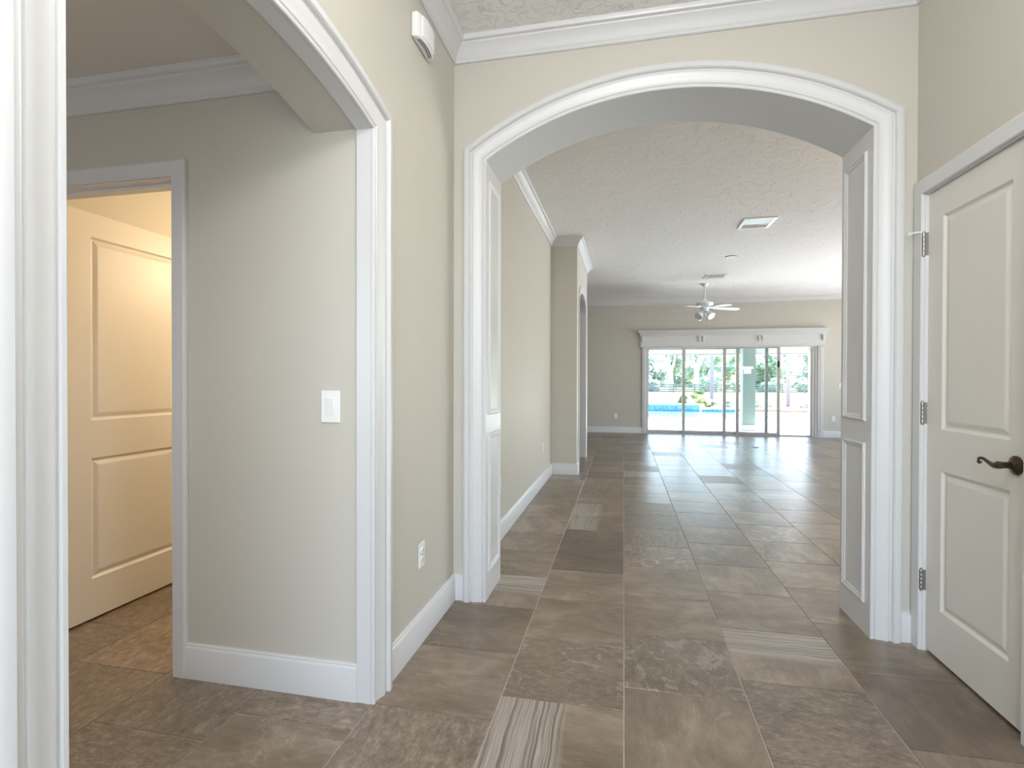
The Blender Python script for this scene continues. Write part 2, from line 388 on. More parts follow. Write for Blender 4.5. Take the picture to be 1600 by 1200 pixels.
special = {(-1, -4): ('striped', 0), (-1, -3): ('veined', 0), (-1, -2): ('plain', 0), (0, -2): ('plain', 2), (0, -3): ('veined', 1), (0, -4): ('plain', 1), (0, -1): ('plain', 0),
           (1, -2): ('plain', 2), (1, -3): ('striped', 3), (1, -4): ('slate', 0), (1, -5): ('slate', 1), (2, -3): ('dark', 1), (2, -4): ('plain', 3), (2, -5): ('slate', 2),
           (-2, -1): ('striped', 3), (-2, -2): ('dark', 0), (-2, -3): ('plain', 0), (-2, -4): ('slate', 3), (-3, -4): ('plain', 2), (-3, -3): ('slate', 2), (-3, -5): ('plain', 2),
           (-4, -4): ('slate', 0), (-4, -3): ('slate', 3), (-4, -5): ('slate', 2), (-1, 2): ('striped', 0), (-1, 3): ('striped', 0), (-1, -1): ('plain', 0), (-1, 0): ('dark', 0), (-1, 1): ('dark', 2), (2, -2): ('plain', 0), (-5, -3): ('slate', 1), (-5, -4): ('slate', 2)}
cells = []
for c in range(-11, 17):
    for n in range(-12, 22):
        x = X0+(c+.5)*T; y = 3.487+.1533*c+(n+.5)*T
        # fold the stair-step back so that n stays near the same row
        k = round(.1533*c/T); y -= k*T if False else 0
        if not (YE-.2 < y < YW+.35 and -5.2 < x < XW+.1): continue
        q = px((x, y, 0)); show = 0
        if q and visible_floor(x, y) and -120 < q[0] < 1720 and q[1] < 1330:
            if not (y > YA+.6 and q[0] > 1345): show = 1e3/(y*y)+1
        cells.append((show, c, n, x, y))
# row key used in `special`: the joint at 3.487+.1533*(c) for |c|<=1, folded beyond
def row(c, n):
    return n-{2: -1, 3: -1, 4: -1}.get(c, 0)
cells.sort(key=lambda t: -t[0])
rest = []
cnt = 0
for show, c, n, x, y in cells:
    key = (c, n+1 if c == 2 else n)
    kind, rot = special.get(key, (None, None))
    if kind is None:
        kind = rnd.choices(['plain', 'slate', 'veined', 'striped', 'dark'], [.52, .1, .12, .08, .18])[0] if y > 2.6 else rnd.choices(['plain', 'slate', 'veined', 'dark'], [.35, .35, .2, .1])[0]
        rot = rnd.choice([0, 1, 2, 3])
    if x < -1.2 and y < 4.2 and key not in special: kind = 'slate'
    if show > 0 and cnt < 298 and (y < 13):
        o = bpy.data.objects.new('tile', tme[kind]); C.objects.link(o); o.parent = floor
        o.location = (x, y, rnd.uniform(-.0004, .0003)); o.rotation_euler = (0, 0, rot*math.pi/2); cnt += 1
    else: rest.append((x, y))
mb = MB()
for x, y in rest:
    h = .2278; b = .0012
    r = lambda k, z: [(x-k, y-k, z), (x+k, y-k, z), (x+k, y+k, z), (x-k, y+k, z)]
    mb.add(r(h, -.006)+r(h, -b)+r(h-b, 0), [(8, 9, 10, 11)]+[(i, (i+1) % 4, (i+1) % 4+4, i+4) for i in range(4)]+[(i+4, (i+1) % 4+4, (i+1) % 4+8, i+8) for i in range(4)])
o = mb.build('tile_field', TM['plain'], floor, recalc=False); o['kind'] = 'stuff'

# ------------------------------------------------------------------ white arch trims
CAS = [(0, 0), (0, .010), (.003, .013), (.011, .013), (.014, .006), (.018, .006), (.022, .012), (.034, .013), (.050, .018), (.062, .023), (.070, .024), (.073, .019), (.078, .017), (.086, .017), (.088, .028), (.093, .034), (.112, .034), (.118, .031), (.121, .024), (.125, .022), (.125, 0)]
trim_no = [0]
def trim(mb, label, smooth=0, m=None, cat='trim'):
    trim_no[0] += 1
    return struct(mb.build('trim_%d' % trim_no[0], m or M_trim, smooth=smooth), label, cat)
# front arch: casing, liner with its panels
trim(MB().sweep(arch_path(AC, ACZ, AR, AHW), CAS, lambda a, b, t: (a, YA-t, b)), 'white moulded casing around the wide front arch', cat='arch casing', smooth=28)
lin = trim(MB().sweep(arch_path(AC, ACZ, AR, AHW), [(0, .001), (.0118, .001), (.0118, YB-YA+.004), (0, YB-YA+.004)], lambda a, b, t: (a, YA+t, b)), 'white panelled lining inside the wide front arch', cat='arch lining', smooth=20)
def jamb_panel(xj, sgn, y0, y1, z0, z1):
    """picture-frame moulding on the jamb; sgn = direction into the opening"""
    pr = [(0, 0), (0, .006), (.006, .011), (.012, .011), (.017, .007), (.024, .006), (.03, .001), (.03, 0)]
    path = [(y0, z0), (y0, z1), (y1, z1), (y1, z0), (y0, z0)]
    m = MB()
    loop = path[:4]; n = len(pr); v = []
    for i in range(4):
        s_ = 1 if loop[i][0] == y0 else -1; t_ = 1 if loop[i][1] == z0 else -1
        for o_, h in pr: v.append((xj+sgn*h, loop[i][0]+s_*o_, loop[i][1]+t_*o_))
    f = [(i*n+j, i*n+j+1, ((i+1) % 4)*n+j+1, ((i+1) % 4)*n+j) for i in range(4) for j in range(n-1)]
    m.add(v, f); return m
for xj, sgn in ((AC+AHW, -1), (AC-AHW, 1)):
    for z0, z1 in ((.145, .915), (1.018, 2.312)):
        jamb_panel(xj, sgn, 2.81, 3.062, z0, z1).build('panel_moulding', M_trim, lin, smooth=28)
# side arch
trim(MB().sweep(arch_path(BC, BCZ, BR, BHW), CAS, lambda a, b, t: (XL+t, a, b)), 'white moulded casing around the left side arch', cat='arch casing', smooth=28)
trim(MB().sweep(arch_path(BC, BCZ, BR, BHW), [(0, .001), (.0118, .001), (.0118, .059), (0, .059)], lambda a, b, t: (XL-t, a, b)), 'narrow white lining of the left side arch', cat='arch lining', smooth=20)
# small passage arch
p2c = [(8.28, 0)]+[(7.64+.64*math.sin(t), 2.24+.20*math.cos(t)) for t in [math.pi/2*(1-2*i/24) for i in range(25)]]+[(7.0, 0)]
trim(MB().sweep(p2c, [(0, -.002), (0, .012), (.02, .014), (.08, .018), (.1, .018), (.1, -.002)], lambda a, b, t: (X2+t, a, b)), 'white casing of the small arched passage', cat='arch casing', smooth=28)
trim(MB().sweep(p2c, [(-.006, -.002), (0, -.002), (0, .122), (-.006, .122)], lambda a, b, t: (X2-t, a, b)), 'white lining of the small arched passage', cat='arch lining', smooth=28)

# crown mouldings
CR = [(0, -.112), (.010, -.112), (.015, -.108), (.015, -.099), (.009, -.096), (.013, -.092), (.018, -.084), (.028, -.066), (.044, -.047), (.058, -.035), (.060, -.028), (.068, -.026), (.074, -.022), (.078, -.014), (.078, 0), (0, 0)]
def crown(path, H, label): return trim(MB().sweep(path, CR, lambda a, b, h: (a, b, H+h)), label, cat='crown moulding', smooth=28)
crown([(XL, YE), (XL, YA), (XR, YA), (XR, YE)], HC, 'white crown moulding at the top of the foyer walls')
crown([(XL, YB), (XL, Y1), (X2, Y1), (X2, Y2), (-5, Y2)], HC2, 'white crown moulding stepping around the left great room walls')
crown([(-5, YW), (XW, YW), (XW, YB), (XL, YB)], HC2, 'white crown moulding above the sliding doors')
crown([(-4.0, YS), (XL2, YS)], HH, 'white crown moulding in the side hall')

# baseboards
BB = [(0, 0), (.016, 0), (.016, .122), (.013, .128), (.010, .131), (.010, .136), (.006, .141), (0, .141)]
bn = {}
def baseboard(side, path, label): return struct(MB().sweep(path, BB, mZ).build('baseboard_'+side, M_trim, smooth=28), label, 'baseboard')
baseboard('left', [(XL, 1.932), (XL, YA), (AC-AHW-.125, YA)], 'white baseboard under the left foyer wall outlet')
baseboard('right', [(AC+AHW+.125, YA), (XR-.018, YA)], 'short white baseboard between the wide arch and the closet door')
baseboard('near_left', [(XL, YE), (XL, .572)], 'white baseboard on the left wall beside the camera')
baseboard('near_right', [(XR, 2.0), (XR, YE)], 'white baseboard on the right wall beside the camera')
baseboard('hall', [(-1.735, YS), (-.977, YS)], 'white baseboard under the hall light switch')
baseboard('great_room_left', [(XL, YB), (XL, Y1), (X2, Y1), (X2, 6.9)], 'white baseboard along the left great room wall')
baseboard('slider_left', [(-5, YW), (.40, YW)], 'white baseboard left of the sliding doors')
baseboard('slider_right', [(4.155, YW), (XW, YW)], 'white baseboard right of the sliding doors')

# ------------------------------------------------------------------ panel doors
def raised_panel(m, y0, y1, z0, z1, mp, d=1):
    """nested rings: edge, sunken channel, bevel, flat field; depth along mp's t (positive = towards viewer)"""
    def loop(i, t): return [mp(y0+i, z0+i, t), mp(y1-i, z0+i, t), mp(y1-i, z1-i, t), mp(y0+i, z1-i, t)]
    st = [(0, 0), (.010, -.010), (.016, -.011), (.034, -.004), (.040, -.003)]
    for (a, ta), (b, tb) in zip(st, st[1:]): m.ring(loop(a, ta), loop(b, tb))
    m.add(loop(st[-1][0], st[-1][1]), [(0, 1, 2, 3)])
    return m
def panel_door(root, mp, back, y0, y1, z0, z1, py0, py1, pz):
    """mp(y, z, t): t = 0 is the visible face; back(y, z) the far face"""
    zs = [z0, pz[0][0], pz[0][1], pz[1][0], pz[1][1], z1]
    m = MB()
    rects = [(y0, py0, z0, z1), (py1, y1, z0, z1)]+[(py0, py1, zs[i], zs[i+1]) for i in (0, 2, 4)]
    for a, b, c, d in rects: m.add([mp(a, c, 0), mp(b, c, 0), mp(b, d, 0), mp(a, d, 0)], [(0, 1, 2, 3)])
    B = -.035
    m.add([mp(y0, z0, B), mp(y1, z0, B), mp(y1, z1, B), mp(y0, z1, B)], [(0, 1, 2, 3)])
    o4 = [(y0, z0), (y1, z0), (y1, z1), (y0, z1)]
    m.ring([mp(a, b, 0) for a, b in o4], [mp(a, b, B) for a, b in o4])
    m.build('slab', M_door, root, recalc=False)
    for a, b in pz:
        raised_panel(MB(), py0, py1, a, b, mp).build('panel', M_door, root, recalc=False)

# door_1: closed closet door on the right
d1 = empty('door_1', (XR, 2.38, 0), 'closed white two panel closet door with a bronze lever', 'door', kind='structure')
XD = XR+.012
panel_door(d1, lambda y, z, t: (XD-t, y, z), None, 2.073, 2.683, .012, 2.044, 2.168, 2.578, ((.220, .825), (1.003, 1.922)))
MB().box(XR-.002, XR+.12, 2.685, 2.70, 0, 2.06).box(XR-.002, XR+.12, 2.055, 2.070, 0, 2.06).box(XR-.002, XR+.12, 2.055, 2.70, 2.046, 2.06).box(XD+.036, XD+.05, 2.055, 2.70, 0, 2.06).build('jamb', M_trim, d1)
casp = [(0, 0), (0, .012), (.004, .016), (.058, .018), (.066, .014), (.066, 0)]
MB().sweep([(2.689, 0), (2.689, 2.050), (2.066, 2.050), (2.066, 0)], casp, lambda a, b, t: (XR-t, a, b)).build('casing', M_trim, d1)
for i, (a, b) in enumerate(((.272, .363), (1.020, 1.116), (1.774, 1.876))):
    h = MB()
    for k in range(5):
        z = a+(b-a)*k/5; h.lathe([(.0075, .0006), (.008, .002), (.008, (b-a)/5-.002), (.0075, (b-a)/5-.0006)], (XR-.006, 2.690, z), n=12)
    h.lathe([(.004, -.006), (.0065, -.004), (.0065, 0), (.0065, b-a), (.0065, b-a+.004), (.003, b-a+.007)], (XR-.006, 2.690, a), n=12)
    h.box(XR-.002, XR+.010, 2.6835, 2.6865, a, b)
    ho = h.build('hinge', M_steel, d1, smooth=35)
    if i == 2:
        MB().tube([(XR-.006, 2.690, b+.004), (XR-.03, 2.700, b+.006), (XR-.05, 2.712, b+.004)], [.004, .0035, .004], 8).lathe([(.007, 0), (.007, .008)], (XR-.056, 2.714, b+.003), 'X', 10).build('door_stop', M_plate, ho, smooth=40)
hd = MB().lathe([(.033, 0), (.034, -.003), (.033, -.007), (.029, -.009), (.028, -.011), (.024, -.013), (.016, -.016), (.0125, -.020)], (XD, 2.135, .920), 'X', 28).build('lever_handle', M_dark, d1, smooth=40)
MB().lathe([(.0115, -.012), (.0115, -.047), (.013, -.049), (.013, -.060), (.010, -.063)], (XD, 2.135, .920), 'X', 20).build('neck', M_dark, hd, smooth=40)
MB().tube([(XD-.056, 2.118, .920), (XD-.056, 2.132, .919), (XD-.057, 2.150, .916), (XD-.058, 2.168, .918), (XD-.059, 2.186, .925), (XD-.060, 2.204, .932), (XD-.060, 2.220, .933), (XD-.060, 2.232, .928), (XD-.060, 2.234, .919), (XD-.060, 2.226, .914), (XD-.060, 2.219, .918)],
          [.010, .0125, .011, .008, .0062, .0055, .0055, .0055, .0055, .0052, .0045], 12).build('lever', M_dark, hd, smooth=60)

# door_2: open door of the warm lit room on the left
d2 = empty('door_2', (-2.6, 2.0, 0), 'white two panel door standing open into the warm lit room', 'door', kind='structure')
panel_door(d2, lambda y, z, t: (-2.6+t, y, z), None, 1.985, 2.745, .012, 2.04, 2.118, 2.63, ((.21, .815), (1.004, 1.921)))
MB().box(-1.80, -1.785, YS-.001, YS+.116, 0, 2.045).box(-2.585, -2.57, YS-.001, YS+.116, 0, 2.045).box(-2.57, -1.80, YS-.001, YS+.116, 2.03, 2.045).box(-2.57, -1.80, YS+.045, YS+.078, 2.02, 2.03).box(-1.81, -1.80, YS+.045, YS+.078, 0, 2.02).build('jamb', M_trim, d2)
MB().sweep([(-1.797, 0), (-1.797, 2.034), (-2.573, 2.034), (-2.573, 0)], casp, lambda a, b, t: (a, YS-t, b)).build('casing', M_trim, d2)
MB().sweep([(-1.797, 0), (-1.797, 2.034), (-2.573, 2.034), (-2.573, 0)], casp, lambda a, b, t: (a, YS+.115+t, b)).build('casing', M_trim, d2)

# ------------------------------------------------------------------ sliding glass doors
d3 = empty('door_3', (2.26, YW, 0), 'wide sliding glass doors opening onto the pool patio', 'sliding door', kind='structure')
MB().box(.47, 4.06, YW-.004, YW+.2, 1.93, 1.96).build('head_frame', M_trim, d3)
MB().box(.47, 4.06, YW+.005, YW+.2, -.003, .014).box(.48, 4.05, YW+.03, YW+.034, .014, .024).box(.48, 4.05, YW+.075, YW+.079, .014, .024).box(.48, 4.05, YW+.12, YW+.124, .014, .024).build('track', M_alu, d3)
MB().box(.470, .492, YW, YW+.2, 0, 1.93).build('side_jamb', M_trim, d3)
MB().box(3.915, 3.945, YW+.03, YW+.2, 0, 1.93).build('side_jamb', M_alu, d3)
MB().box(3.945, 4.06, YW+.02, YW+.2, 0, 1.93).box(4.0, 4.06, YW+.0, YW+.03, 0, 1.93).build('side_jamb', M_trim, d3)
for i, (a, b, y) in enumerate(((.492, 1.355, .150), (1.293, 2.222, .110), (2.155, 3.085, .066), (2.418, 3.315, .022))):
    w = .064
    p = MB().box(a, a+w, YW+y, YW+y+.035, .02, 1.93).box(b-w, b, YW+y, YW+y+.035, .02, 1.93).box(a+w, b-w, YW+y, YW+y+.035, .02, .075).box(a+w, b-w, YW+y, YW+y+.035, 1.908, 1.93).build('sliding_panel', M_alu, d3)
    MB().box(a+w-.005, b-w+.005, YW+y+.015, YW+y+.019, .07, 1.912).build('pane', M_glass, p)
    if i == 3:
        MB().box(b-.055, b-.02, YW+y-.03, YW+y, 1.50, 1.64).build('latch_handle', M_slot, p, bevel=.004)['label'] = 'black latch handle'
# entablature and casings
head = empty('trim_50', (2.26, YW, 2.1), 'white entablature with paired blocks above the sliding doors', 'door header', kind='structure')
MB().box(.375, 4.182, YW-.035, YW, 1.955, 2.235).build('frieze', M_trim, head)
MB().sweep([(.375, YW), (.375, YW-.035), (4.182, YW-.035), (4.182, YW)], [(0, 1.952), (.012, 1.952), (.016, 1.962), (.012, 1.974), (.005, 1.982), (0, 1.984)], mZ).build('bottom_bead', M_trim, head)
MB().sweep([(.375, YW), (.375, YW-.035), (4.182, YW-.035), (4.182, YW)], [(0, 2.205), (.008, 2.207), (.010, 2.220), (.016, 2.232), (.03, 2.258), (.05, 2.285), (.066, 2.30), (.068, 2.312), (.076, 2.315), (.076, 2.330), (0, 2.330)], mZ).build('cornice', M_trim, head, smooth=28)
for xb in (.412, 1.640, 1.722, 2.872, 2.948, 4.141):
    MB().box(xb-.018, xb+.018, YW-.068, YW-.034, 2.075, 2.19).build('block', M_trim, head, bevel=.006)
def fluted(x0, x1):
    w = x1-x0; pr = [(x0, YW), (x0, YW-.022), (x0+w*.2, YW-.026), (x0+w*.28, YW-.014), (x0+w*.4, YW-.014), (x0+w*.48, YW-.024), (x0+w*.62, YW-.024), (x0+w*.7, YW-.014), (x0+w*.82, YW-.02), (x1, YW-.018), (x1, YW)]
    return MB().prism(pr, lambda a, b, t: (a, b, t), 0, 1.955)
fluted(.404, .474).build('casing', M_trim, head); fluted(4.045, 4.152).build('casing', M_trim, head)

# ------------------------------------------------------------------ small wall fittings
def outlet(name, label, loc, rotz, group=None):
    """built facing -Y at the origin, then turned"""
    r = empty(name, (0, 0, 0), label, 'outlet', group)
    MB().box(-.035, .035, -.006, 0, -.0575, .0575).build('plate', M_plate, r, bevel=.003)
    for z in (-.0205, .0205):
        q = MB().lathe([(.0165, -.0058), (.0172, -.0085), (.0160, -.009)], (0, 0, z), 'Y', 20).build('receptacle', M_plate, r, smooth=40)
        MB().box(-.0075, -.0052, -.0095, -.0085, z-.004, z+.005).box(.0052, .0075, -.0095, -.0085, z-.004, z+.005).box(-.002, .002, -.0095, -.0085, z-.010, z-.006).build('slot', M_slot, q)
    MB().lathe([(.003, -.006), (.003, -.0075), (.002, -.008)], (0, 0, 0), 'Y', 10).build('screw', M_steel, r)
    r.location = loc; r.rotation_euler = (0, 0, rotz); return r
o1 = outlet('wall_outlet', 'white outlet low on the left foyer wall', (XL+.0005, 2.283, .402), math.pi/2)
o2 = copy_tree(o1, (-.181, YW-.0005, .392), rotz=0); tag(o2, 'small white outlet left of the sliding doors', 'outlet')
o3 = copy_tree(o1, (4.354, YW-.0005, .405), rotz=0); tag(o3, 'small white outlet right of the sliding doors', 'outlet')
o4 = copy_tree(o1, (XL+.0005, 6.016, .42), rotz=math.pi/2); tag(o4, 'white outlet far down the left great room wall', 'outlet')
o5 = copy_tree(o1, (XL+.0005, 3.85, .41), rotz=math.pi/2); tag(o5, 'white outlet edge just behind the wide arch lining', 'outlet')
def switch(name, label, loc, rotz):
    r = empty(name, (0, 0, 0), label, 'switch')
    MB().box(-.040, .040, -.006, 0, -.061, .061).build('plate', M_plate, r, bevel=.003)
    MB().box(-.0175, .0175, -.0075, -.005, -.0345, .0345).build('frame', M_plate, r, bevel=.0008)
    MB().add([(-.0155, -.0078, -.032), (.0155, -.0078, -.032), (.0155, -.0125, .032), (-.0155, -.0125, .032), (-.0155, -.006, -.032), (.0155, -.006, -.032), (.0155, -.006, .032), (-.0155, -.006, .032)],
             [(0, 1, 2, 3), (0, 4, 5, 1), (1, 5, 6, 2), (2, 6, 7, 3), (3, 7, 4, 0), (4, 7, 6, 5)]).build('rocker', M_plate, r, bevel=.0015)
    r.location = loc; r.rotation_euler = (0, 0, rotz); return r
s1 = switch('light_switch', 'white rocker light switch on the hall wall', (-1.089, YS-.0005, 1.109), 0)
s2 = copy_tree(s1, (4.495, YW-.0005, 1.105), rotz=0); tag(s2, 'white light switch near the right jamb beyond the sliding doors', 'switch')

# door chime above the side arch
ch = empty('door_chime', (XL, 2.256, 2.77), 'white door chime box high on the left foyer wall', 'door chime')
def bow(y, d): return d-.020*abs((y-2.256)/.098)**2.5
ys = [2.158+.196*i/14 for i in range(15)]
pl = [(XL, 2.158)]+[(XL+bow(y, .050), y) for y in ys]+[(XL, 2.354)]
MB().prism(pl, lambda a, b, t: (a, b, t), 2.716, 2.826).build('housing', M_plate, ch, bevel=.010, seg=3)
pf = [(XL+bow(y, .0505), y) for y in ys[1:-1]]
MB().prism([(XL+bow(y, .046), y) for y in ys[2:-2]]+[(XL+bow(y, .0555), y) for y in ys[2:-2]][::-1], lambda a, b, t: (a, b, t), 2.726, 2.818).build('cover', M_plate, ch, bevel=.003)
for d0 in (.026, .036):
    MB().prism([(XL+bow(y, d0), y) for y in ys[2:-2]]+[(XL+bow(y, d0+.004), y) for y in ys[2:-2]][::-1], lambda a, b, t: (a, b, t), 2.7152, 2.7175).build('slot', M_slot, ch)

# ------------------------------------------------------------------ ceiling vents, detector, floor box
def vent(label, x, y, w, l):
    r = empty('ceiling_vent', (x, y, HC2), label, 'vent')
    x0, x1, y0, y1 = x-w/2, x+w/2, y-l/2, y+l/2; b = .035; z0, z1 = HC2-.012, HC2
    MB().box(x0, x1, y0, y0+b, z0, z1).box(x0, x1, y1-b, y1, z0, z1).box(x0, x0+b, y0+b, y1-b, z0, z1).box(x1-b, x1, y0+b, y1-b, z0, z1).build('frame', M_plate, r, bevel=.003)
    MB().box(x0+b, x1-b, y0+b, y1-b, z1-.002, z1-.0005).build('backing', M_shadow, r)
    MB().box(x0+b, x1-b, y+l*.10, y+l*.10+.010, z0, z1-.003).build('divider', M_plate, r)
    for k in range(11):
        xx = x0+b+.012+(w-2*b-.024)*k/10
        MB().add([(xx-.011, y0+b, z1-.003), (xx+.007, y0+b, z0), (xx+.007, y+l*.10, z0), (xx-.011, y+l*.10, z1-.003), (xx-.009, y0+b, z1-.003), (xx+.009, y0+b, z0), (xx+.009, y+l*.10, z0), (xx-.009, y+l*.10, z1-.003)],
                 [(0, 1, 2, 3), (4, 7, 6, 5), (0, 4, 5, 1), (3, 2, 6, 7), (1, 5, 6, 2), (0, 3, 7, 4)]).build('slat', M_plate, r)
    for k in range(3):
        yy = y+l*.10+.03+k*.028
        if yy > y1-b-.005: break
        MB().add([(x0+b, yy+.006, z0), (x1-b, yy+.006, z0), (x1-b, yy, z1-.003), (x0+b, yy, z1-.003), (x0+b, yy+.008, z0), (x1-b, yy+.008, z0), (x1-b, yy+.002, z1-.003), (x0+b, yy+.002, z1-.003)],
                 [(0, 1, 2, 3), (4, 7, 6, 5), (0, 4, 5, 1), (3, 2, 6, 7), (1, 5, 6, 2), (0, 3, 7, 4)]).build('slat', M_plate, r)
    return r
vent('white louvred ceiling vent nearest the wide arch', 1.49, 6.50, .345, .41)
vent('white louvred ceiling vent just in front of the fan', 1.555, 9.68, .345, .36)
sd = empty('smoke_detector', (1.53, 8.2, HC2), 'thin white smoke detector between the two ceiling vents', 'detector')
MB().lathe([(.075, 0), (.075, -.006), (.068, -.012), (.04, -.014), (.0, -.014)], (1.53, 8.2, HC2), n=28).build('body', M_plate, sd, smooth=35)
MB().lathe([(.076, -.0005), (.079, -.003), (.076, -.006)], (1.53, 8.2, HC2), n=28).build('base_ring', M_slot, sd)
fb = empty('floor_outlet', (2.344, 10.195, 0), 'small dark floor outlet cover set in the great room tiles', 'floor outlet')
MB().lathe([(.060, 0), (.060, .004), (.056, .006), (.0, .006)], (2.344, 10.195, 0.0005), n=24).build('cover', M_dark, fb)
MB().box(2.32, 2.368, 10.185, 10.205, .006, .009).build('lid', M_steel, fb)

# ------------------------------------------------------------------ ceiling fan
FX, FY = 1.48, 10.4
fan = empty('ceiling_fan', (FX, FY, HC2), 'white five blade ceiling fan with a tulip light kit', 'fan')
P = lambda z: (FX, FY, z)
MB().lathe([(.070, 0), (.070, -.010), (.060, -.030), (.035, -.055), (.018, -.066)], P(HC2), n=24).build('canopy', M_fan, fan, smooth=40)
MB().lathe([(.012, 0), (.012, -.26)], P(HC2-.06), n=12).build('rod', M_fan, fan, smooth=40)
MB().lathe([(.018, .0), (.035, -.03), (.05, -.05), (.11, -.07), (.150, -.085), (.155, -.125), (.140, -.150), (.085, -.165), (.075, -.20), (.07, -.205)], P(2.755), n=32).build('motor', M_fan, fan, smooth=40)
for k in range(5):
    a = math.radians(14+72*k); ca, sa = math.cos(a), math.sin(a)
    def w(r, s, z): return (FX+ca*r-sa*s, FY+sa*r+ca*s, 2.575+z-s*.13-(r-.2)*.05)
    ol = [(.20, -.045), (.30, -.058), (.45, -.068), (.58, -.068), (.64, -.05), (.665, -.02), (.665, .02), (.64, .05), (.58, .068), (.45, .068), (.30, .058), (.20, .045)]
    m = MB(); n = len(ol)
    m.add([w(r, s, .006) for r, s in ol]+[w(r, s, -.006) for r, s in ol], [tuple(range(n)), tuple(range(n, 2*n))[::-1]]+[(i, (i+1) % n, (i+1) % n+n, i+n) for i in range(n)])
    bl = m.build('blade', M_fan, fan)
    MB().add([w(.07, -.018, .0), w(.24, -.035, -.005), w(.24, .035, -.005), w(.07, .018, .0), w(.07, -.018, .008), w(.24, -.035, -.001), w(.24, .035, -.001), w(.07, .018, .008)], [(0, 1, 2, 3), (7, 6, 5, 4), (0, 4, 5, 1), (1, 5, 6, 2), (2, 6, 7, 3), (3, 7, 4, 0)]).build('blade_arm', M_fan, bl)
MB().lathe([(.07, 0), (.078, -.015), (.06, -.05), (.03, -.07), (.012, -.08)], P(2.55), n=24).build('light_fitter', M_fan, fan, smooth=40)
for k in range(4):
    a = math.radians(40+90*k); m = MB()
    q = Vector((FX+.05*math.cos(a), FY+.05*math.sin(a), 2.50)); d = Vector((math.cos(a)*.75, math.sin(a)*.75, -.66)).normalized()
    m.tube([q+d*x for x in (0, .02, .05, .09, .125, .15)], [.020, .026, .046, .064, .068, .078], 16)
    m.build('lamp_shade', M_shade, fan, smooth=50)
MB().tube([(FX+.07, FY-.02, 2.50), (FX+.075, FY-.02, 2.30)], .0015, 6).lathe([(.004, 0), (.011, -.008), (.012, -.016), (.006, -.024)], (FX+.075, FY-.02, 2.30), n=12).build('pull_chain', M_plate, fan)

# ------------------------------------------------------------------ patio, pool, garden
struct(MB().box(-12, 22, YW+.2, 26.0, -.3, -.05).build('patio_deck', M_deck), 'pale concrete pool deck outside the sliding doors', 'deck')
struct(MB().box(-80, 120, 26.0, 160, -.6, -.30).build('lawn_ground', M_lawn), 'sunlit lawn behind the pool', 'lawn')
struct(MB().box(-12, 12, YW+.2, 14.6, 2.55, 2.7).build('patio_roof', M_trim), 'white patio roof outside the sliding doors', 'roof')
bmn = MB().box(-12, 12, 14.42, 14.6, 1.90, 2.56).build('patio_beam', M_trim); struct(bmn, 'white patio roof beam above the pool view', 'beam')
MB().box(-12, 12, 14.415, 14.605, 1.882, 1.90).build('drip_edge', M_post, bmn)
col_ = struct(MB().box(2.93, 3.235, 14.12, 14.42, -.05, 2.56).build('patio_column', M_column, loc=(3.08, 14.27, -.05), bevel=.01), 'pale green square column on the patio behind the glass', 'column')
MB().box(2.90, 3.265, 14.09, 14.45, -.05, .09).build('column_base', M_trim, col_, bevel=.01)
wl = empty('patio_column_box', (3.03, 14.12, 1.45), 'white box on the pale patio column', 'wall light')  # unidentified white shape, built as a plain box
MB().box(2.84, 3.16, 14.04, 14.12, 1.50, 1.56).build('cap', M_plate, wl, bevel=.01)
MB().box(2.95, 3.11, 14.04, 14.12, 1.38, 1.50).build('lower_box', M_shade, wl, bevel=.01)
# screen cage posts and beam
for x, z0, lab in ((3.866, .22, 'dark screen post standing on the raised pool wall'), (7.016, -.05, 'dark screen post standing on the deck right of the pool'), (-1.2, .22, 'dark screen post hidden left of the sliding doors')):
    r = empty('screen_post', (x, 24.9, z0), lab, 'post')
    MB().box(x-.075, x+.075, 24.85, 24.95, z0, 3.2).build('post', M_post, r); MB().box(x-.12, x+.12, 24.8, 25, z0, z0+.03).build('foot_plate', M_post, r)
sb = empty('screen_beam', (3, 24.9, 3.2), 'dark top beam of the pool screen cage', 'beam')
MB().box(-12, 16, 24.84, 24.96, 3.2, 3.35).build('beam', M_post, sb)
# pool
pool = empty('swimming_pool', (1.5, 20, 0), 'turquoise swimming pool with a raised blue tiled wall', 'pool')
near = [(-6, 18.05), (3.2, 18.05), (3.9, 18.15), (4.5, 18.45), (4.85, 18.95), (4.9, 19.6), (4.7, 20.6), (4.5, 22.0), (-6, 22.0)]
MB().prism(near, lambda a, b, t: (a, b, t), -.06, -.042).build('water', M_water, pool)
cop = [(-6.0, 18.02)]+near[1:-1]
MB().sweep([near[0]]+near[1:-1], [(0, -.05), (.30, -.05), (.30, -.025), (.28, -.02), (.0, -.02)], mZ).build('coping', M_coping, pool)
MB().box(-6, 3.05, 22.02, 22.4, -.1, .22).box(3.05, 4.3, 22.02, 22.4, -.1, .06).build('raised_wall', M_coping, pool)
MB().box(-6, 3.15, 21.96, 22.5, .22, .26).box(3.15, 4.4, 21.96, 22.5, .06, .10).build('wall_cap', M_coping, pool, bevel=.01)
tl = MB()
for k in range(58):
    x = -6+k*.16
    for j in range(2):
        if x+.15 < 3.06: tl.box(x, x+.15, 22.005, 22.02, -.09+j*.155, -.09+j*.155+.147)
for k in range(8):
    x = 3.06+k*.155; tl.box(x, x+.147, 22.005, 22.02, -.09, .055)
o = tl.build('waterline_tile', M_ptile, pool); o['kind'] = 'stuff'
